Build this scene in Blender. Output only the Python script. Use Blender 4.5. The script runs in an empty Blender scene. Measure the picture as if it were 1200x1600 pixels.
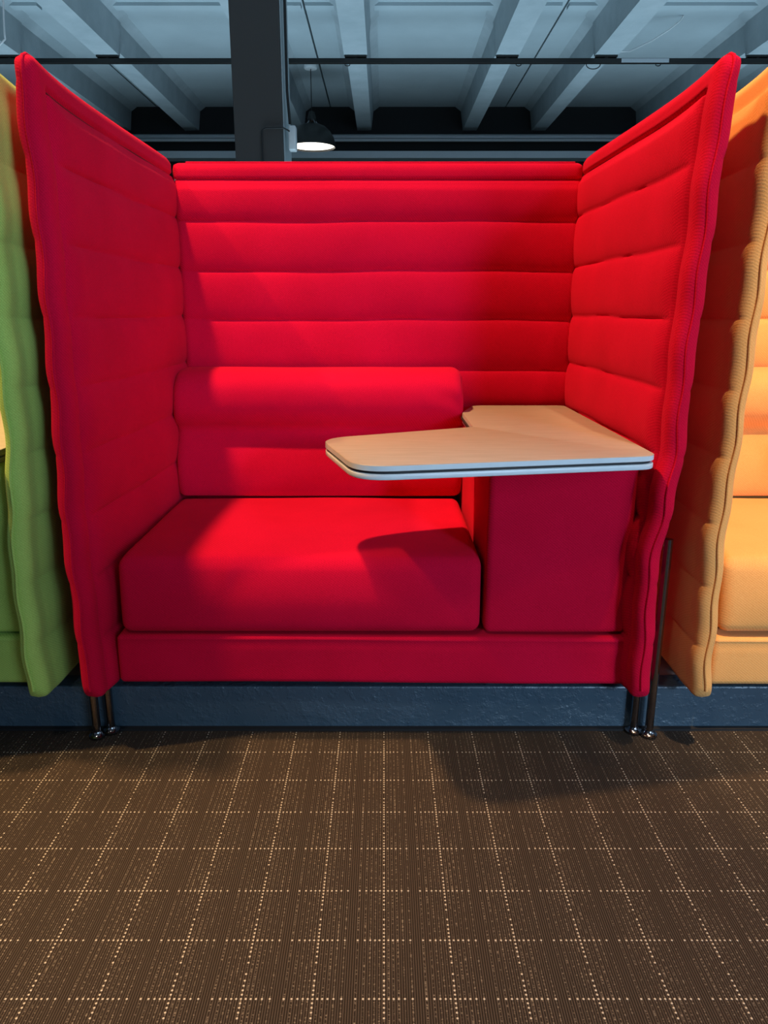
import bpy, bmesh, math, random
from mathutils import Vector, noise
random.seed(7)
C = bpy.context.scene.collection
PI = math.pi

# ------------------------------------------------------------ camera
cd = bpy.data.cameras.new('camera'); cam = bpy.data.objects.new('camera', cd); C.objects.link(cam)
cd.sensor_fit = 'VERTICAL'; cd.sensor_height = 36; cd.sensor_width = 27; cd.lens = 1155/1600*36
cam.location = (0, 0, .935); cam.rotation_euler = (math.radians(90-15.16), 0, 0)
cd.clip_start = .05
bpy.context.scene.camera = cam

# ------------------------------------------------------------ world, lights, exposure
w = bpy.data.worlds.new('world'); bpy.context.scene.world = w; w.use_nodes = True
w.node_tree.nodes['Background'].inputs[0].default_value = (.52, .74, 1, 1)
w.node_tree.nodes['Background'].inputs[1].default_value = .14

def aim(o, target):
    o.rotation_euler = (Vector(target)-o.location).to_track_quat('-Z', 'Y').to_euler()
def area(name, loc, target, sx, sy, watts, col, spread=180):
    l = bpy.data.lights.new(name, 'AREA'); l.shape = 'RECTANGLE'; l.size = sx; l.size_y = sy
    l.energy = watts; l.color = col; l.spread = math.radians(spread)
    o = bpy.data.objects.new(name, l); C.objects.link(o); o.location = loc; aim(o, target); return o
def spot(name, loc, target, watts, col, deg, blend, rad):
    l = bpy.data.lights.new(name, 'SPOT'); l.energy = watts; l.color = col
    l.spot_size = math.radians(deg); l.spot_blend = blend; l.shadow_soft_size = rad
    o = bpy.data.objects.new(name, l); C.objects.link(o); o.location = loc; aim(o, target); return o
# daylight from the windows of the hall, right of and behind the photographer, then two added cool spots
area('daylight_window', (3.6, -3.8, 1.7), (0, 1.8, .7), 1.5, 2.0, 85, (.50, .74, 1))
area('daylight_window_side', (6.0, .5, 2.0), (0, 2, .5), 2.5, 2.0, 40, (.50, .74, 1))
spot('cool_fill_high', (2.3, -2.6, 2.9), (-.42, 1.95, 1.25), 560, (.52, .72, 1), 23, 1, .35)  # added cool spot, cone set to brighten the upper booth and leave below dark
spot('cool_fill_low', (2.5, -3.6, 1.7), (.75, 1.5, .40), 560, (.50, .72, 1), 26, 1, .3)  # added cool spot brightening the front of the table box
# added upward fill behind the sofas, standing in for daylight bounced onto the ceiling
area('ceiling_fill', (0, 8.0, .6), (0, 8.6, 4.3), 16, 12, 520, (.56, .82, 1), 75)
# warm ceiling spots over the seats
spot('warm_spot', (-1.15, 1.55, 4.0), (.05, 1.85, .6), 640, (1, .56, .25), 62, .6, .08)
spot('warm_spot_left', (-2.6, .95, 4.0), (-1.6, 1.8, .5), 600, (1, .64, .27), 50, .6, .05)
spot('warm_spot_right', (.9, .55, 4.0), (1.6, 1.8, .6), 800, (1, .66, .36), 40, .6, .05)
spot('warm_spot_floor', (-.8, -.6, 4.0), (0, -.05, 0), 420, (1, .86, .74), 50, .9, .15)
vs = bpy.context.scene.view_settings
vs.view_transform = 'Standard'; vs.look = 'None'; vs.gamma = 1; vs.exposure = 0; vs.use_curve_mapping = False

# ------------------------------------------------------------ node helpers
class NT:
    def __init__(s, name):
        s.m = bpy.data.materials.new(name); s.m.use_nodes = True
        s.t = s.m.node_tree; s.b = s.t.nodes['Principled BSDF']
    def n(s, typ, **kw):
        nd = s.t.nodes.new(typ)
        for k, v in kw.items(): setattr(nd, k, v)
        return nd
    def put(s, sock, v):
        if isinstance(v, bpy.types.NodeSocket): s.t.links.new(v, sock)
        else: sock.default_value = v
    def M(s, op, a, b=None, c=None):
        nd = s.n('ShaderNodeMath', operation=op); s.put(nd.inputs[0], a)
        if b is not None: s.put(nd.inputs[1], b)
        if c is not None: s.put(nd.inputs[2], c)
        return nd.outputs[0]
    def coords(s):
        tc = s.n('ShaderNodeTexCoord'); sp = s.n('ShaderNodeSeparateXYZ')
        s.t.links.new(tc.outputs['Object'], sp.inputs[0]); return tc.outputs['Object'], sp.outputs
    def noise(s, vec, scale, detail=2, rough=.5):
        nd = s.n('ShaderNodeTexNoise'); s.t.links.new(vec, nd.inputs['Vector'])
        nd.inputs['Scale'].default_value = scale; nd.inputs['Detail'].default_value = detail
        nd.inputs['Roughness'].default_value = rough; return nd.outputs[0]
    def mapping(s, vec, scale):
        mp = s.n('ShaderNodeMapping'); s.t.links.new(vec, mp.inputs[0]); mp.inputs['Scale'].default_value = scale
        return mp.outputs[0]
    def mix(s, fac, a, b):
        nd = s.n('ShaderNodeMix', data_type='RGBA'); s.put(nd.inputs[0], fac)
        s.put(nd.inputs[6], a); s.put(nd.inputs[7], b); return nd.outputs[2]
    def ramp(s, v, lo, hi, a=0., b=1.):
        nd = s.n('ShaderNodeMapRange'); s.put(nd.inputs[0], v)
        for i, q in enumerate((lo, hi, a, b)): nd.inputs[i+1].default_value = q
        return nd.outputs[0]
    def bump(s, h, strength, dist):
        nd = s.n('ShaderNodeBump'); s.put(nd.inputs['Height'], h)
        nd.inputs['Strength'].default_value = strength; nd.inputs['Distance'].default_value = dist
        s.t.links.new(nd.outputs[0], s.b.inputs['Normal'])
    def set(s, **kw):
        for k, v in kw.items():
            s.put(s.b.inputs[k.replace('_', ' ')], v)
def rgb(r, g, b): return (r, g, b, 1)

def fabric(name, dark, light, sheen=(1, .5, .6, 1), sw=.12):
    q = NT(name); v, xyz = q.coords(); x, y, z = xyz[0], xyz[1], xyz[2]
    k = 2*PI/.0058
    a = q.M('SINE', q.M('MULTIPLY', q.M('ADD', q.M('ADD', q.M('MULTIPLY', x, .8), q.M('MULTIPLY', y, .6)), z), k))
    b = q.M('SINE', q.M('MULTIPLY', q.M('SUBTRACT', q.M('ADD', x, y), z), k*1.0))
    wv = q.M('ADD', q.M('MULTIPLY', a, .75), q.M('MULTIPLY', b, .25))
    nz = q.noise(v, 700, 2, .7); big = q.noise(v, 6, 3)
    h = q.M('ADD', q.M('MULTIPLY', wv, .22), nz)
    f = q.ramp(q.M('ADD', q.M('ADD', q.M('MULTIPLY', wv, .11), nz), q.M('MULTIPLY', big, .35)), .3, 1.05)
    q.set(Base_Color=q.mix(f, dark, light), Roughness=.95, Specular_IOR_Level=.08,
          Sheen_Weight=sw, Sheen_Roughness=.5, Sheen_Tint=sheen)
    q.bump(h, .32, .0009)
    return q.m
def plain(name, col, rough=.5, metal=0., spec=.5):
    q = NT(name); v, _ = q.coords(); nz = q.noise(v, 40, 3)
    d = tuple(c*.88 for c in col[:3])+(1,)
    q.set(Base_Color=q.mix(nz, d, col), Roughness=q.ramp(nz, 0, 1, rough*.9, min(1, rough*1.1)), Metallic=metal, Specular_IOR_Level=spec)
    return q.m
def painted(name, col, col2, scale, bump, dist, rough=.5):
    q = NT(name); v, _ = q.coords()
    a = q.noise(v, scale, 6, .6); b = q.noise(v, scale*14, 3, .6); c = q.noise(v, scale*.25, 2)
    f = q.M('ADD', q.M('MULTIPLY', a, .6), q.M('MULTIPLY', c, .5))
    q.set(Base_Color=q.mix(q.ramp(f, .3, .8), col, col2), Roughness=rough)
    q.bump(q.M('ADD', a, q.M('MULTIPLY', b, .35)), bump, dist)
    return q.m

RED = fabric('red_wool', rgb(.42, .0010, .016), rgb(.80, .0048, .050), (1, .25, .4, 1), .03)
GREEN = fabric('green_wool', rgb(.26, .42, .07), rgb(.60, .84, .20), (.9, 1, .6, 1))
ORANGE = fabric('orange_wool', rgb(.70, .28, .07), rgb(.96, .52, .18), (1, .8, .6, 1))
RED_D = plain('red_thread', rgb(.16, .001, .006), .9); GREEN_D = plain('green_thread', rgb(.08, .13, .02), .9); ORANGE_D = plain('orange_thread', rgb(.32, .12, .03), .9)
CHROME = plain('chrome', rgb(.30, .30, .32), .18, 1.)
ZIP = plain('zip_metal', rgb(.7, .65, .5), .35, .8)
BLACK = plain('black_rubber_and_shade', rgb(.012, .012, .013), .6)
BLACKP = plain('black_enamel', rgb(.010, .009, .008), .38)
CHAR = plain('charcoal_paint', rgb(.056, .050, .048), .75)
DARKB = plain('dark_beam_paint', rgb(.020, .022, .024), .8)
GREYM = plain('grey_metal', rgb(.60, .64, .68), .4, .2)
WHITE = plain('white_plastic', rgb(.75, .78, .8), .45)
CEIL = painted('ceiling_paint', rgb(.34, .40, .43), rgb(.42, .49, .52), 2.2, .25, .02, .8)
RIBM = painted('rib_paint', rgb(.32, .38, .41), rgb(.44, .50, .53), 5, .35, .02, .8)
def kerb_paint():
    q = NT('slate_blue_paint'); v, _ = q.coords()
    a = q.noise(v, 6, 6, .65); f = q.noise(v, 60, 4, .6); c = q.noise(v, 1.5, 2); chips = q.noise(q.mapping(v, (38, 38, 60)), 1.0, 3, .6)
    col = q.mix(q.ramp(q.M('ADD', q.M('MULTIPLY', a, .6), q.M('MULTIPLY', c, .5)), .3, .8), rgb(.036, .066, .092), rgb(.066, .110, .148))
    col = q.mix(q.ramp(chips, .73, .76, 0, .8), col, rgb(.45, .50, .52))
    q.set(Base_Color=col, Roughness=.38)
    q.bump(q.M('ADD', q.M('MULTIPLY', q.ramp(a, .5, .62), .6), q.M('MULTIPLY', q.ramp(f, .5, .75), .35)), .6, .006); return q.m
BLUE = kerb_paint()
PLAT = painted('platform_screed', rgb(.30, .27, .23), rgb(.40, .36, .31), 6, .2, .005, .8)

def wood():
    q = NT('pale_table_wood'); v, _ = q.coords()
    g = q.noise(q.mapping(v, (3, 38, 38)), 3.0, 6, .65); st = q.noise(v, 7, 5, .7)
    c = q.mix(q.ramp(g, .3, .75), rgb(.36, .31, .25), rgb(.47, .41, .345))
    c = q.mix(q.ramp(st, .60, .72, 0, .25), c, rgb(.27, .21, .15))
    q.set(Base_Color=c, Roughness=.42, Specular_IOR_Level=.4); q.bump(g, .08, .001); return q.m
WOOD = wood()
EDGE = plain('pale_table_edge', rgb(.72, .80, .83), .35)

def carpet():
    q = NT('brown_woven_carpet'); v, xyz = q.coords(); x, y = xyz[0], xyz[1]; s = .1008
    def cell(a, off):     # signed distance to the nearest grid line, -.5..+.5 of a cell
        t = q.M('DIVIDE', q.M('SUBTRACT', a, off), s); r = q.M('ROUND', t); return q.M('SUBTRACT', t, r), r
    tx, ix = cell(x, 0.0); ty, iy = cell(y, 1.431)
    def stitch(t):        # position inside a stitch: stitches sit closer together near the crossings
        at = q.M('ABSOLUTE', t)
        g = q.M('SUBTRACT', q.M('MULTIPLY', t, 15), q.M('MULTIPLY', q.M('MULTIPLY', t, q.M('MULTIPLY', at, at)), 16))
        dg = q.M('SUBTRACT', 15, q.M('MULTIPLY', q.M('MULTIPLY', at, at), 48))
        return q.M('DIVIDE', q.M('SUBTRACT', g, q.M('ROUND', g)), dg), at
    sx, ax = stitch(tx); sy, ay = stitch(ty)
    def dot(along, across):
        d = q.M('SQRT', q.M('ADD', q.M('POWER', along, 2), q.M('POWER', across, 2)))
        return q.ramp(d, .012, .019, 1, 0)
    rowdot = q.M('MULTIPLY', dot(sx, ty), q.M('LESS_THAN', ax, .44))
    coldot = q.M('MULTIPLY', dot(sy, tx), q.M('LESS_THAN', ay, .44))
    dots = q.M('MAXIMUM', rowdot, coldot)
    # speckled warp threads running away from the viewer, one under every stitch
    vn = q.mapping(v, (160, 330, 1)); sp = q.noise(vn, 1.0, 1)
    pat = q.noise(q.mapping(v, (60, 9, 1)), 1.0, 2)
    thr = q.M('MULTIPLY', q.ramp(q.M('ABSOLUTE', sx), .009, .016, 1, 0), q.ramp(q.M('ADD', sp, q.M('MULTIPLY', pat, .30)), .66, .88, 0, .50))
    rib = q.M('SINE', q.M('MULTIPLY', x, 2*PI/(s/28)))
    ribf = q.ramp(rib, -1, 1); fuzz = q.noise(v, 900, 2, .7); big = q.noise(v, 3, 3)
    base = q.mix(q.M('MULTIPLY', ribf, q.ramp(fuzz, .3, .7, .45, 1)), rgb(.010, .008, .006), rgb(.100, .078, .062))
    base = q.mix(q.ramp(big, .3, .7, 0, .3), base, rgb(.040, .028, .020))
    c = q.mix(thr, base, rgb(.36, .30, .23)); c = q.mix(dots, c, rgb(.52, .47, .39))
    q.set(Base_Color=c, Roughness=.95, Specular_IOR_Level=.1)
    q.bump(q.M('ADD', ribf, q.M('MULTIPLY', dots, 1.5)), .5, .0015); return q.m
CARPET = carpet()
def glow(name, col, st):
    q = NT(name); q.set(Base_Color=col, Emission_Color=col, Emission_Strength=st); return q.m
LAMP = glow('lamp_diffuser', rgb(1, .93, .8), 3.2)

# ------------------------------------------------------------ mesh helpers
def link(name, bm, mat, parent=None, smooth=True):
    bmesh.ops.recalc_face_normals(bm, faces=bm.faces)
    me = bpy.data.meshes.new(name); bm.to_mesh(me); bm.free()
    me.materials.append(mat)
    if smooth:
        for p in me.polygons: p.use_smooth = True
        me.set_sharp_from_angle(angle=math.radians(50))
    o = bpy.data.objects.new(name, me); C.objects.link(o)
    if parent is not None: o.parent = parent
    return o
def structure(o, label=None):
    o['kind'] = 'structure'
    if label: o['label'] = label
    return o
def tag(o, label, cat, group=None):
    o['label'] = label; o['category'] = cat
    if group: o['group'] = group
    return o
def empty(name, loc=(0, 0, 0)):
    o = bpy.data.objects.new(name, None); C.objects.link(o); o.location = loc; o.empty_display_size = .1; return o

def box(bm, x0, x1, y0, y1, z0, z1):
    vs = [bm.verts.new((x, y, z)) for x in (x0, x1) for y in (y0, y1) for z in (z0, z1)]
    for f in ((0, 1, 3, 2), (4, 6, 7, 5), (0, 4, 5, 1), (2, 3, 7, 6), (0, 2, 6, 4), (1, 5, 7, 3)):
        bm.faces.new([vs[i] for i in f])
def bevel_box(x0, x1, y0, y1, z0, z1, b=.005, seg=2):
    bm = bmesh.new(); box(bm, x0, x1, y0, y1, z0, z1)
    bmesh.ops.bevel(bm, geom=bm.edges[:], offset=b, segments=seg, affect='EDGES', profile=.5); return bm
def tube(bm, pts, r, seg=10, caps=True):
    pts = [Vector(p) for p in pts]; rings = []; up = None
    for i, p in enumerate(pts):
        d = (pts[min(i+1, len(pts)-1)]-pts[max(i-1, 0)]).normalized()
        if up is None: up = Vector((0, 0, 1)) if abs(d.z) < .9 else Vector((0, 1, 0))
        a = d.cross(up).normalized(); up = a.cross(d).normalized()
        rr = r[i] if isinstance(r, (list, tuple)) else r
        rings.append([bm.verts.new(p+a*math.cos(t)*rr+up*math.sin(t)*rr) for t in [2*PI*k/seg for k in range(seg)]])
    for a, b in zip(rings, rings[1:]):
        for k in range(seg): bm.faces.new((a[k], a[(k+1) % seg], b[(k+1) % seg], b[k]))
    if caps: bm.faces.new(rings[0][::-1]); bm.faces.new(rings[-1])
def lathe(bm, prof, cx, cy, seg=40):
    rings = []
    for r, z in prof:
        if r < 1e-5: rings.append([bm.verts.new((cx, cy, z))])
        else: rings.append([bm.verts.new((cx+r*math.cos(2*PI*k/seg), cy+r*math.sin(2*PI*k/seg), z)) for k in range(seg)])
    for a, b in zip(rings, rings[1:]):
        for k in range(seg):
            k2 = (k+1) % seg
            if len(a) == 1: bm.faces.new((a[0], b[k], b[k2]))
            elif len(b) == 1: bm.faces.new((a[k], b[0], a[k2]))
            else: bm.faces.new((a[k], a[k2], b[k2], b[k]))
def axis(a, b, r, step):
    k = 5; pts = [a+r*i/k for i in range(k)]; n = max(1, int((b-a-2*r)/step)); pts += [a+r+(b-a-2*r)*i/n for i in range(n+1)]
    return pts+[b-r*i/k for i in range(k-1, -1, -1)]
def rbox(x0, x1, y0, y1, z0, z1, r, step=.02, fn=None):
    """a rounded upholstered block; fn(p) may push each point afterwards"""
    bm = bmesh.new(); A = (axis(x0, x1, r, step), axis(y0, y1, r, step), axis(z0, z1, r, step)); lo = (x0, y0, z0); hi = (x1, y1, z1)
    cache = {}
    def v(i, j, k):
        key = (i, j, k)
        if key not in cache:
            p = Vector((A[0][i], A[1][j], A[2][k])); c = Vector([min(max(p[q], lo[q]+r), hi[q]-r) for q in range(3)])
            d = p-c
            if d.length > 1e-9: p = c+d.normalized()*r
            if fn: p = fn(p)
            cache[key] = bm.verts.new(p)
        return cache[key]
    n = [len(a)-1 for a in A]
    for ax in range(3):
        u, w_ = [q for q in range(3) if q != ax]
        for end in (0, n[ax]):
            for i in range(n[u]):
                for j in range(n[w_]):
                    def idx(a, b):
                        t = [0, 0, 0]; t[ax] = end; t[u] = a; t[w_] = b; return v(*t)
                    bm.faces.new((idx(i, j), idx(i+1, j), idx(i+1, j+1), idx(i, j+1)))
    return bm
def grid_axis(L, fine=.06, fs=.004, cs=.02):
    pts = [0.0]
    while pts[-1] < L-1e-6:
        p = pts[-1]; d = fs if (p < fine or p > L-fine) else cs
        pts.append(min(L, p+d))
    if pts[-1]-pts[-2] < .001: pts.pop(-2)
    return pts

SEAMS = [.255, .39, .525, .66, .790, .922, 1.055, 1.19]
def pad(L, z0, z1, centre, N, hemL, hemR, amp, seed, corner=.03, seams=SEAMS, base=.024, rough=1.0, wob=1.0):
    """quilted upholstered panel. centre(u, z)->point, N = normal of the inside face.
       hemL / hemR: does that upright edge carry the flat stitched hem"""
    bm = bmesh.new(); US = grid_axis(L); VS = grid_axis(z1-z0, .06, .004, .0042); R = .030; H = .045
    def sq(u, v):         # square corners -> round corners
        cu = corner
        def loc(t, T):
            if t < cu: return (cu-t)/cu, -1
            if t > T-cu: return (t-(T-cu))/cu, 1
            return 0, 0
        p, sp = loc(u, L); q, sq_ = loc(v, z1-z0)
        if p > 0 and q > 0:
            p2 = p*math.sqrt(1-q*q/2); q2 = q*math.sqrt(1-p*p/2)
            u = (cu-p2*cu) if sp < 0 else (L-cu+p2*cu); v = (cu-q2*cu) if sq_ < 0 else (z1-z0-cu+q2*cu)
        return u, v
    def prof(u, z, side):
        bounds = [z0-.02]+seams+[z1-H]
        zz = z+wob*(.002*math.sin(u*7+seed)+.001*math.sin(u*19+seed*2+z*7))
        s = 0.
        for a, b in zip(bounds, bounds[1:]):
            if a <= zz <= b: s = (zz-a)/(b-a); break
        else: s = 0
        return (max(0, 4*s*(1-s)))**.5
    def thick(u0, v0, u, z, side):
        d_all = min(u0, L-u0, v0, z1-z0-v0)
        R2 = .026
        e = math.sqrt(max(0, 1-(1-min(1, d_all/R2))**2))
        hems = [z1-z0-v0]
        if hemL: hems.append(u0)
        if hemR: hems.append(L-u0)
        dh = min(hems)
        inq = min(1, max(0, (dh-H)/.03)); inq = inq*inq*(3-2*inq)
        q = prof(u, z, side)
        n = noise.noise(Vector((u*5+seed, z*5, side*3)))*.0025*rough
        if side > 0:
            groove = .009*math.exp(-((dh-H)/.0032)**2)
            t = .020*(1-inq)+(base-.004+amp*q)*inq-groove+n
        else:
            t = .019+(amp*.65*q+.003)*(.6+.4*inq)+n
        return max(.0006, t*e)
    faces = {}
    for side in (1, -1):
        g = []
        for v0 in VS:
            row = []
            for u0 in US:
                u, v = sq(u0, v0); z = z0+v
                if side < 0 and (u0 in (US[0], US[-1]) or v0 in (VS[0], VS[-1])):
                    row.append(None); continue
                row.append(bm.verts.new(Vector(centre(u, z))+Vector(N)*side*(thick(u0, v0, u, z, side) if not (u0 in (US[0], US[-1]) or v0 in (VS[0], VS[-1])) else 0)))
            g.append(row)
        faces[side] = g
    for j in range(len(VS)):
        for i in range(len(US)):
            if faces[-1][j][i] is None: faces[-1][j][i] = faces[1][j][i]
    for side in (1, -1):
        g = faces[side]
        for j in range(len(VS)-1):
            for i in range(len(US)-1):
                f = (g[j][i], g[j][i+1], g[j+1][i+1], g[j+1][i])
                bm.faces.new(f if side > 0 else f[::-1])
    return bm
def interp(tab, z):
    if z <= tab[0][0]: return tab[0][1]
    for (a, x), (b, y) in zip(tab, tab[1:]):
        if z <= b:
            t = (z-a)/(b-a); t = t*t*(3-2*t); return x+(y-x)*t
    return tab[-1][1]

def rounded_poly(pts):    # (x, y, r)
    out = []; n = len(pts)
    for i in range(n):
        p = Vector(pts[i][:2]); a = (Vector(pts[i-1][:2])-p); b = (Vector(pts[(i+1) % n][:2])-p); r = pts[i][2]
        ha = min(r, a.length*.45); hb = min(r, b.length*.45); A = p+a.normalized()*ha; B = p+b.normalized()*hb
        for k in range(9):
            t = k/8; out.append(A*(1-t)**2+p*2*t*(1-t)+B*t*t)
    return out
def slab(poly, z0, z1, b):
    bm = bmesh.new(); n = len(poly); cen = sum(poly, Vector((0, 0)))/n; rings = []
    def inset(d):
        res = []
        for i in range(n):
            t = (poly[(i+1) % n]-poly[i-1]).normalized(); nn = Vector((t.y, -t.x))
            res.append(poly[i]-nn*d*SG)
        return res
    ar = sum(poly[i].x*poly[(i+1) % n].y-poly[(i+1) % n].x*poly[i].y for i in range(n)); SG = 1 if ar > 0 else -1
    for d, z in ((b, z0), (b*.3, z0+b*.3), (0, z0+b), (0, z1-b), (b*.3, z1-b*.3), (b, z1)):
        rings.append([bm.verts.new((p.x, p.y, z)) for p in inset(d)])
    for a, c in zip(rings, rings[1:]):
        for k in range(n): bm.faces.new((a[k], a[(k+1) % n], c[(k+1) % n], c[k]))
    top = rings[-1]; bm.faces.new(top); bm.faces.new(rings[0][::-1]); return bm

# ------------------------------------------------------------ the room
X0, X1, Y0, Y1 = -9., 9., -5., 16.
CURB = 1.530
bm = bmesh.new(); box(bm, X0, X1, Y0, CURB, -.06, 0); structure(link('floor', bm, CARPET, smooth=False), 'brown woven carpet with a dotted grid of pale stitches')
bm = bmesh.new(); box(bm, X0, X1, CURB+.06, Y1, -.06, .104); structure(link('floor', bm, PLAT, smooth=False), 'raised pale floor behind the blue kerb')
structure(link('trim_1', bevel_box(X0, X1, CURB, CURB+.06, -.05, .106, .004), BLUE, smooth=False), 'low slate blue painted concrete kerb below the sofas')
bm = bmesh.new(); box(bm, X0, X1, CURB-.014, CURB-.0005, 0, .005); structure(link('trim_2', bm, BLACK, smooth=False), 'black strip standing in for the shadow where the carpet meets the kerb')  # carpet-edge shadow at the kerb foot, built as a black strip
bm = bmesh.new(); box(bm, X0, X1, Y1, Y1+.2, 0, 5); structure(link('wall_back', bm, CHAR, smooth=False))
bm = bmesh.new(); box(bm, X0-.2, X0, Y0, Y1, 0, 5); structure(link('wall_left', bm, CHAR, smooth=False))
# ceiling of ribbed concrete slabs, three metres wide, joints running away from the viewer
ZC, ZR = 4.33, 3.96; BEAM = 14.07; JT = [-6.9, -3.9, -.92, 2.09, 5.1, 8.1]
bm = bmesh.new()
box(bm, X0-.2, JT[0]-.012, Y0, BEAM, ZC, ZC+.12)
for a, b in zip(JT, JT[1:]): box(bm, a+.012, b-.012, Y0, BEAM, ZC, ZC+.12)
box(bm, JT[-1]+.012, X1+.2, Y0, BEAM, ZC, ZC+.12); box(bm, X0-.2, X1+.2, BEAM, Y1+.2, ZC, ZC+.12)
structure(link('ceiling', bm, CEIL, smooth=False), 'pale blue-grey concrete ceiling of ribbed slabs')
bm = bmesh.new(); box(bm, X0-.2, X1+.2, Y0, Y1+.2, ZC+.13, ZC+.3); structure(link('ceiling', bm, DARKB, smooth=False), 'dark slab above the ceiling joints')
def rib(cx, side=0):
    bm = bmesh.new()
    def seg(y0, y1, zb, wb, wt):
        v = []
        for y in (y0, y1):
            v.append([bm.verts.new(q) for q in ((cx-wb, y, zb), (cx+wb, y, zb), (cx+wt, y, ZC-.07), (cx+wt+.10, y, ZC), (cx-wt-.10, y, ZC), (cx-wt, y, ZC-.07))])
        for k in range(6): bm.faces.new((v[0][k], v[0][(k+1) % 6], v[1][(k+1) % 6], v[1][k]))
        bm.faces.new(v[0][::-1]); bm.faces.new(v[1])
    seg(9.95, BEAM, ZR, .12, .16); seg(Y0, 10.03, ZR-.055, .14, .18)
    o = link('ceiling_beam', bm, RIBM, smooth=False); structure(o, 'pale concrete ceiling rib running away from the viewer'); o['group'] = 'ceiling ribs'
for j in JT: rib(j+.58); rib(j+2.40)
for a in [X0-.2]+JT:      # shallow cross rib in every slab
    bm = bmesh.new(); box(bm, a+.02, a+2.95, 9.62, 9.76, ZC-.035, ZC+.01)
    o = link('ceiling_beam', bm, CEIL, smooth=False); structure(o, 'shallow cross rib in a ceiling slab'); o['group'] = 'cross ribs of the ceiling'
structure(link('ceiling_beam', bevel_box(X0, X1, BEAM, BEAM+.45, 3.25, ZC+.02, .01), DARKB, smooth=False), 'deep dark beam crossing the hall at the back')
# charcoal column with a pale right side
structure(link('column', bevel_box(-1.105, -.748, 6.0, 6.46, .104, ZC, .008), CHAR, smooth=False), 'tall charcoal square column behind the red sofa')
bm = bevel_box(-.7475, -.738, 6.02, 6.44, .104, ZC, .004); structure(link('trim_3', bm, CEIL, smooth=False), 'pale strip down the right side of the column')

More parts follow.
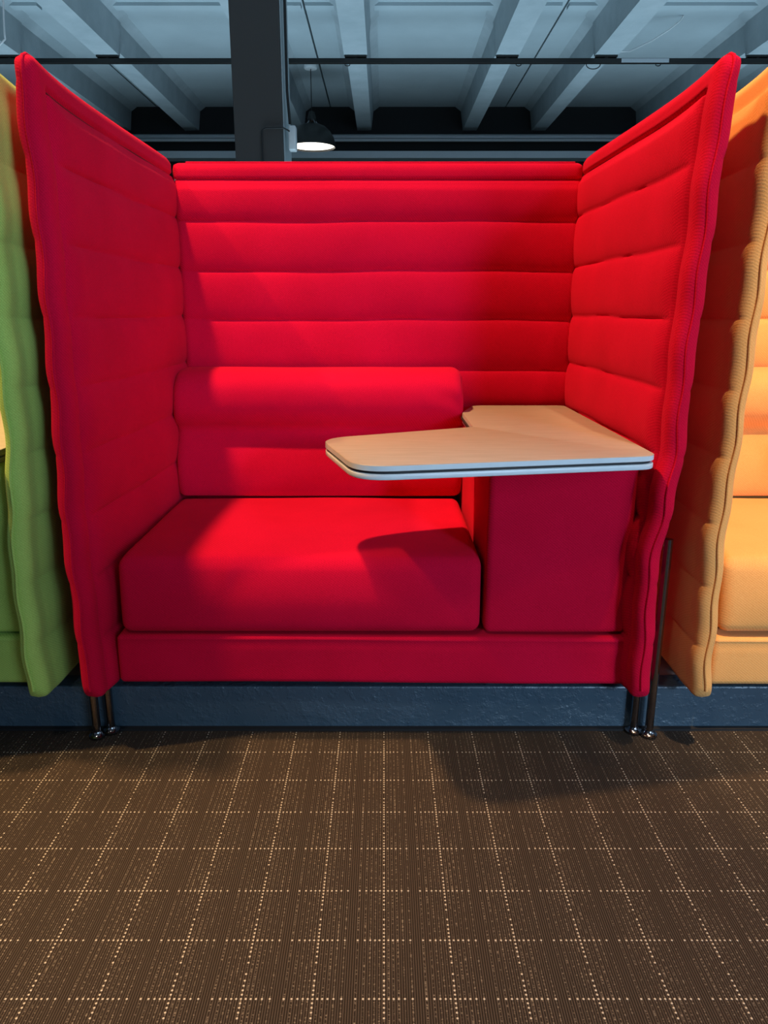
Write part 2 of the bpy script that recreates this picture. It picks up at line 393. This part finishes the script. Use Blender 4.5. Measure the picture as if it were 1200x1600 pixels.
# ------------------------------------------------------------ sofas
def sofa(ox, fab, dark_thread, wood_top, edge, label, seed, legs=True):
    root = empty('booth_sofa', (ox, 1.43, 0)); tag(root, label, 'sofa', 'high-backed booth sofas')
    def add(name, bm, mat, parent=root, lab=None, smooth=True):
        oo = Vector((0, 1.43, 0)); bmesh.ops.translate(bm, verts=bm.verts[:], vec=-oo)
        o = link(name, bm, mat, parent, smooth)
        if lab: o['label'] = lab
        return o
    # --- the two winged sides
    LT = [(.10, -.622), (.25, -.630), (.45, -.634), (.7, -.628), (.95, -.621), (1.37, -.618)]
    RT = [(.10, .550), (.27, .547), (.43, .545), (.56, .560), (.68, .572), (.9, .573), (1.14, .583), (1.37, .597)]
    L = .808
    def wave(z, s): return .0022*math.sin(z*46.5+s)+.0015*math.sin(z*17+s*2)
    def centre(tab, xb, s):
        def f(u, z):
            k = min(1, u/.72)
            xf = interp(tab, z)+wave(z, s)*math.exp(-u/.1)
            h = (z-.12)/1.25
            zz = z+.034*math.exp(-u/.10)*max(0, h)**8+.006*math.exp(-((u-.45)/.2)**2)*0
            dy = 0
            return (xf*(1-k)+xb*k, 1.425+u-.012*math.exp(-u/.12)*max(0, h)**4+dy, zz)
        return f
    for sgn, tab, xb in ((1, LT, -.606), (-1, RT, .566)):
        c = centre(tab, xb, seed+sgn)
        p = add('side_panel', pad(L, .122, 1.345, c, (sgn, 0, 0), True, False, .0125, seed+sgn*2, .038), fab)
        pts = [c(0, .122+.03+i*.01) for i in range(int((1.345-.06-.122)/.01))]
        pts = [(q[0], q[1]-.0005, q[2]) for q in pts]
        top = [c(.002, 1.322), c(.009, 1.334), c(.022, 1.342)]+[c(.038+i*.03, 1.345) for i in range(24)]
        bm = bmesh.new(); tube(bm, pts+top, .0030, 8); pp = add('piping', bm, fab, p)
        hem = [(.0455, .165+i*.01) for i in range(int((1.298-.165)/.01))]+[(.0455, 1.2995)]+[(.06+i*.03, 1.2995) for i in range(24)]
        hp = [(c(u, z)[0]+sgn*.0125, c(u, z)[1], c(u, z)[2]) for u, z in hem]
        bm = bmesh.new(); tube(bm, hp, .0013, 6); add('seam_stitching', bm, dark_thread, p)
    # --- back panel between them
    zb = 1.333
    p = add('back_panel', pad(1.142, .15, zb, lambda u, z: (-.588+u, 2.232, z), (0, -1, 0), False, False, .013, seed+9, .02, [.255, .39, .525, .66, .769, .913, 1.047, 1.180], .024), fab)
    bm = bmesh.new(); tube(bm, [(-.55+i*.02, 2.232, zb+.0008) for i in range(55)], .0030, 8); add('piping', bm, fab, p)
    for xz in (-.5795, .5555):
        bm = bmesh.new(); box(bm, xz-.003, xz+.003, 2.222, 2.228, 1.2, zb-.010); add('zip', bm, ZIP, p, smooth=False)
    # --- base frame with a stitched upper hem
    def ff(p):
        g = math.exp(-((p.z-.236)/.0022)**2)*.0025
        if p.y < 1.52: p.y += g
        p.y -= .003*noise.noise(Vector((p.x*4+seed, 0, p.z*9)))
        if p.y < 1.6: p.z += .003*math.sin(p.x*3.1+seed)
        return p
    b = add('base_frame', rbox(-.588, .538, 1.488, 2.185, .134, .2475, .012, .012, ff), fab)
    # --- seat cushion
    def fs(p):
        h = (p.z-.252)/.175
        cx = (p.x+.187)/.39; cy = (p.y-1.77)/.27
        if p.z > .35: p.z += .012*max(0, 1-cx*cx)*max(0, 1-cy*cy)+.004*noise.noise(Vector((p.x*3+seed, p.y*3, 0)))
        if p.y < 1.62:
            k = max(0, h); w_ = (1.62-p.y)/.13; w_ = min(1, w_)**2
            p.z -= .010*w_*w_*max(0, h)
            p.y += w_*(.016*k*k-.008*math.sin(PI*min(1, max(0, h)))*max(0, 1-cx**4))
            d = (p.x+.335-.25*(p.z-.40))      # small pulled wrinkle in the front edge
            p.y -= .004*math.exp(-(d/.010)**2)*math.exp(-((p.z-.395)/.035)**2)
        return p
    add('seat_cushion', rbox(-.577, .211, 1.492, 2.035, .253, .428, .024, .012, fs), fab)
    # --- back cushion: lower pad and a roll above, one cover
    prof = [(2.035, .432), (2.022, .440), (2.018, .47), (2.022, .51), (2.034, .55), (2.050, .585), (2.058, .608), (2.054, .625), (2.040, .643), (2.027, .668),
            (2.024, .700), (2.032, .735), (2.055, .760), (2.09, .7755), (2.15, .781), (2.178, .776), (2.184, .74), (2.184, .60), (2.184, .45), (2.175, .435), (2.11, .432)]
    M = []; n = len(prof)
    for i in range(n):        # smooth the section
        p0, p1, p2, p3 = [prof[(i+k-1) % n] for k in range(4)]
        for t in (0, .25, .5, .75):
            M.append(tuple(.5*(2*p1[q]+(p2[q]-p0[q])*t+(2*p0[q]-5*p1[q]+4*p2[q]-p3[q])*t*t+(3*p1[q]-p0[q]-3*p2[q]+p3[q])*t**3) for q in (0, 1)))
    xs = axis(-.583, .222, .028, .014); bm = bmesh.new(); rings = []
    for x in xs:
        e = min(x+.583, .222-x); d = .022*(1-math.sqrt(max(0, 1-(1-min(1, e/.028))**2)))
        cen = (2.105, .60); ring = []
        for (y, z) in M:
            dy = y-cen[0]; dz = z-cen[1]
            yy = y-max(-1, min(1, dy/.05))*d; zz = z-max(-1, min(1, dz/.08))*d
            wr = .005*math.exp(-(.222-x)/.05)*math.sin(z*90+x*40)*(1 if z > .6 else 0) if x > .05 else 0
            yy += wr+.003*noise.noise(Vector((x*4+seed, y*6, z*6))); zz += .003*noise.noise(Vector((x*3, 5, seed)))
            ring.append(bm.verts.new((x+(.004*math.sin((z-.43)*15) if x > .19 else 0), yy, zz)))
        rings.append(ring)
    for a, c in zip(rings, rings[1:]):
        for k in range(len(a)): bm.faces.new((a[k], a[(k+1) % len(a)], c[(k+1) % len(a)], c[k]))
    bm.faces.new(rings[0][::-1]); bm.faces.new(rings[-1])
    add('back_cushion', bm, fab)
    # --- upholstered box carrying the table
    def fb(p):
        if p.y < 1.55:
            hx = (p.x-.375)/.16; hz = (p.z-.44)/.2; p.y -= .007*max(0, 1-hx**2)*max(0, 1-hz**4)
        return p
    add('side_box', rbox(.220, .534, 1.502, 2.185, .2505, .638, .014, .014, fb), fab)
    # --- table top in two plates
    T = [(-.140, 1.582, .07), (-.052, 1.292, .06), (.532, 1.405, .035), (.532, 2.190, .02), (.262, 2.190, .02), (.252, 2.03, .04), (.214, 1.99, .03), (.214, 1.785, .012)]
    T = [(-.140, 1.600, .07), (-.050, 1.293, .07), (.528, 1.400, .035), (.532, 2.190, .02), (.262, 2.190, .03), (.214, 2.035, .03), (.214, 1.770, .012)]
    pl = rounded_poly(T)
    t = add('table_top', slab(pl, .6565, .668, .002), wood_top)
    t2 = add('edge_band', slab([Vector((q.x, q.y)) for q in pl], .6405, .6515, .002), edge, t)
    core = [Vector((q.x, q.y)) for q in rounded_poly([(a+(.004 if a < .1 else -.004), b+(.004 if b < 1.6 else -.004), r) for a, b, r in T])]
    t3 = add('shadow_gap', slab(core, .6516, .6564, .0005), BLACK, t)
    # visible edge of the upper plate
    bm = bmesh.new(); n = len(pl)
    lo = [bm.verts.new((q.x, q.y, .6575)) for q in pl]; hi = [bm.verts.new((q.x, q.y, .6668)) for q in pl]
    for k in range(n): bm.faces.new((lo[k], lo[(k+1) % n], hi[(k+1) % n], hi[k]))
    for v in bm.verts:
        i = (lo+hi).index(v) % n; tt = (pl[(i+1) % n]-pl[i-1]).normalized(); v.co.x += tt.y*.0004; v.co.y -= tt.x*.0004
    add('edge_band', bm, edge, t)
    # --- chrome tube legs with round feet
    if legs:
        L1 = [(-.627, 1.522, .150), (-.652, 1.492, .150), (.574, 1.518, .150), (.604, 1.497, .47)]
    else:
        L1 = [(.53, 1.51, .150)] if seed > 20 else [(-.56, 1.51, .150)]
    for x, y, zt in L1:
        bm = bmesh.new(); yy = min(y, CURB-.016-.002)
        tube(bm, [(x, yy, .008), (x, yy, zt)], .0092, 16); l = add('leg', bm, CHROME)
        bm = bmesh.new(); lathe(bm, [(0, .0003), (.017, .0003), (.019, .003), (.0185, .007), (.012, .010), (.010, .016), (0, .017)], x, yy, 24); add('foot', bm, CHROME, l)
    for x in (-.55, .51):
        bm = bmesh.new(); tube(bm, [(x, 2.1, .105), (x, 2.1, .136)], .012, 16); add('leg', bm, CHROME)
    return root
sofa(0, RED, RED_D, WOOD, EDGE, 'red quilted booth sofa in the middle with a pale wooden table', 3)
sofa(-1.300, GREEN, GREEN_D, WOOD, BLACK, 'green quilted booth sofa at the left edge with a black-edged table', 14, False)
sofa(1.312, ORANGE, ORANGE_D, WOOD, EDGE, 'orange quilted booth sofa at the right edge, cut off by the frame', 25, False)

# ------------------------------------------------------------ pendant lamp
px, py = -1.035, 11.7
t = empty('pendant_lamp', (px, py, ZC)); tag(t, 'black dome pendant lamp, lit, hanging beside the charcoal column', 'lamp')
def padd(name, bm, mat, parent=t, lab=None):
    bmesh.ops.translate(bm, verts=bm.verts[:], vec=-Vector((px, py, ZC))); o = link(name, bm, mat, parent)
    if lab: o['label'] = lab
    return o
bm = bmesh.new(); lathe(bm, [(0, ZC-.001), (.085, ZC-.001), (.095, ZC-.075), (.085, ZC-.09), (0, ZC-.09)], px, py); padd('canopy', bm, WHITE, lab='round white ceiling rose')
bm = bmesh.new(); tube(bm, [(px, py, ZC-.03), (px, py, 3.66)], .006, 8); padd('cord', bm, BLACK)
bm = bmesh.new(); lathe(bm, [(0, 3.70), (.035, 3.70), (.06, 3.62), (.062, 3.58), (.058, 3.57), (0, 3.57)], px, py); padd('socket_cap', bm, BLACKP)
for k in range(5):
    bm = bmesh.new(); a = 2*PI*k/5+.3; tube(bm, [(px+.055*math.cos(a), py+.055*math.sin(a), 3.575), (px+.085*math.cos(a), py+.085*math.sin(a), 3.53)], .008, 8)
    padd('socket_bracket', bm, CHROME)
outer = [(.02, 3.545), (.10, 3.535), (.19, 3.500), (.26, 3.44), (.31, 3.36), (.332, 3.28), (.335, 3.235)]
inner = [(r-.008, z-.006) for r, z in outer[::-1]]
bm = bmesh.new(); lathe(bm, outer+[(.330, 3.232)]+inner, px, py, 56); padd('lamp_shade', bm, BLACKP)
bm = bmesh.new(); lathe(bm, [(0, 3.262), (.318, 3.262), (.318, 3.252), (.25, 3.244), (0, 3.240)], px, py, 48); padd('diffuser', bm, LAMP, lab='glowing white diffuser')

# ------------------------------------------------------------ track, pipes, cables
def tg(name, bm, mat, label, cat, parent=None, group=None, smooth=True):
    o = link(name, bm, mat, parent, smooth)
    if parent is None: tag(o, label, cat, group)
    return o
TZ = 3.845
t = tg('lighting_track', bevel_box(X0+.1, X1, 9.98, 10.03, TZ-.027, TZ+.027, .004), BLACKP, 'long black lighting track crossing under the ceiling ribs', 'track', smooth=False)
for j in JT:
    for o_ in (.58, 2.40):
        bm = bmesh.new(); box(bm, j+o_-.13, j+o_+.13, 9.97, 10.035, TZ+.040, TZ+.0585); box(bm, j+o_-.02, j+o_+.02, 9.99, 10.02, TZ+.02, TZ+.045); link('track_bracket', bm, BLACKP, t, False)
bm = bmesh.new(); box(bm, 2.85, 3.42, 9.975, 9.983, TZ-.021, TZ+.021); o = link('cover_strip', bm, GREYM, t, False); o['label'] = 'pale grey cover strip'
def loop(cx, r):
    bm = bmesh.new(); tube(bm, [(cx+r*math.cos(a), 10.0, TZ-.035+.6*r*math.sin(a)) for a in [PI+PI*k/10 for k in range(11)]], .006, 6); return bm
for cx, r in ((1.62, .03), (2.52, .085), (-.44, .03), (3.3, .03)): link('cable_clip', loop(cx, r), BLACKP, t)
# grey trunking across the back beam
def pipe(name, y, z, r, x0, x1, mat, label):
    bm = bmesh.new(); tube(bm, [(x0, y, z), (x1, y, z)], r, 16); return tg(name, bm, mat, label, 'pipe')
pipe('conduit_pipe', 13.80, 3.80, .045, X0+.2, X1-.2, GREYM, 'thick grey pipe running along the dark beam at the back, upper of the pipes')
pipe('conduit_pipe', 13.72, 3.735, .022, X0+.2, X1-.2, WHITE, 'thin pale pipe directly under the thick grey pipe at the back')
tg('cable_tray', bevel_box(X0+.2, X1-.2, 13.5, 13.8, 3.42, 3.53, .006), GREYM, 'flat grey cable tray just above the red sofa back, lowest line under the beam', 'tray', smooth=False)
# column switch box, dark cable and conduit
t = tg('junction_box', bevel_box(-.712, -.655, 6.03, 6.12, 2.10, 2.27, .012, 3), WHITE, 'small pale socket box on the right side of the charcoal column', 'electrical box')
bm = bmesh.new(); tube(bm, [(-.715, 6.05, 4.30), (-.710, 6.05, 3.2), (-.712, 6.05, 2.5), (-.698, 6.05, 2.28)], .010, 8)
tg('cable', bm, BLACK, 'black cable running down the right edge of the column into the socket box', 'cable')
bm = bmesh.new(); tube(bm, [(-.70, 6.02, 2.225), (-.74, 5.985, 2.24), (-.87, 5.985, 2.238), (-.895, 5.985, 2.225), (-.90, 5.985, 2.19), (-.90, 5.985, 1.2)], .006, 8)
tg('cable', bm, BLACK, 'black cable bending across the front of the charcoal column', 'cable')
bm = bmesh.new(); tube(bm, [(3.55, 10, 4.32), (3.52, 10, 4.27), (3.40, 10, 4.18), (3.2, 10, 4.06), (2.95, 10, 3.95), (2.66, 9.94, 3.92)], .009, 8)
tg('cable', bm, WHITE, 'thin pale cable sagging from the ceiling to the track near the orange sofa', 'cable')
pts = [(-2.68, 6, 4.32), (-2.70, 6, 3.6)]+[(-2.696-.02*math.sin(k/8*PI*.5), 6, 3.065-.035*k) for k in range(0, 8)]+[(-2.76, 6, 2.785), (-2.84, 6, 2.72), (-2.95, 6, 2.70), (-3.05, 6, 2.75), (-3.1, 6, 2.9), (-3.12, 6, 4.32)]
bm = bmesh.new(); tube(bm, pts, .007, 8); tg('cable', bm, WHITE, 'white cable looping down from the ceiling above the green sofa', 'cable')
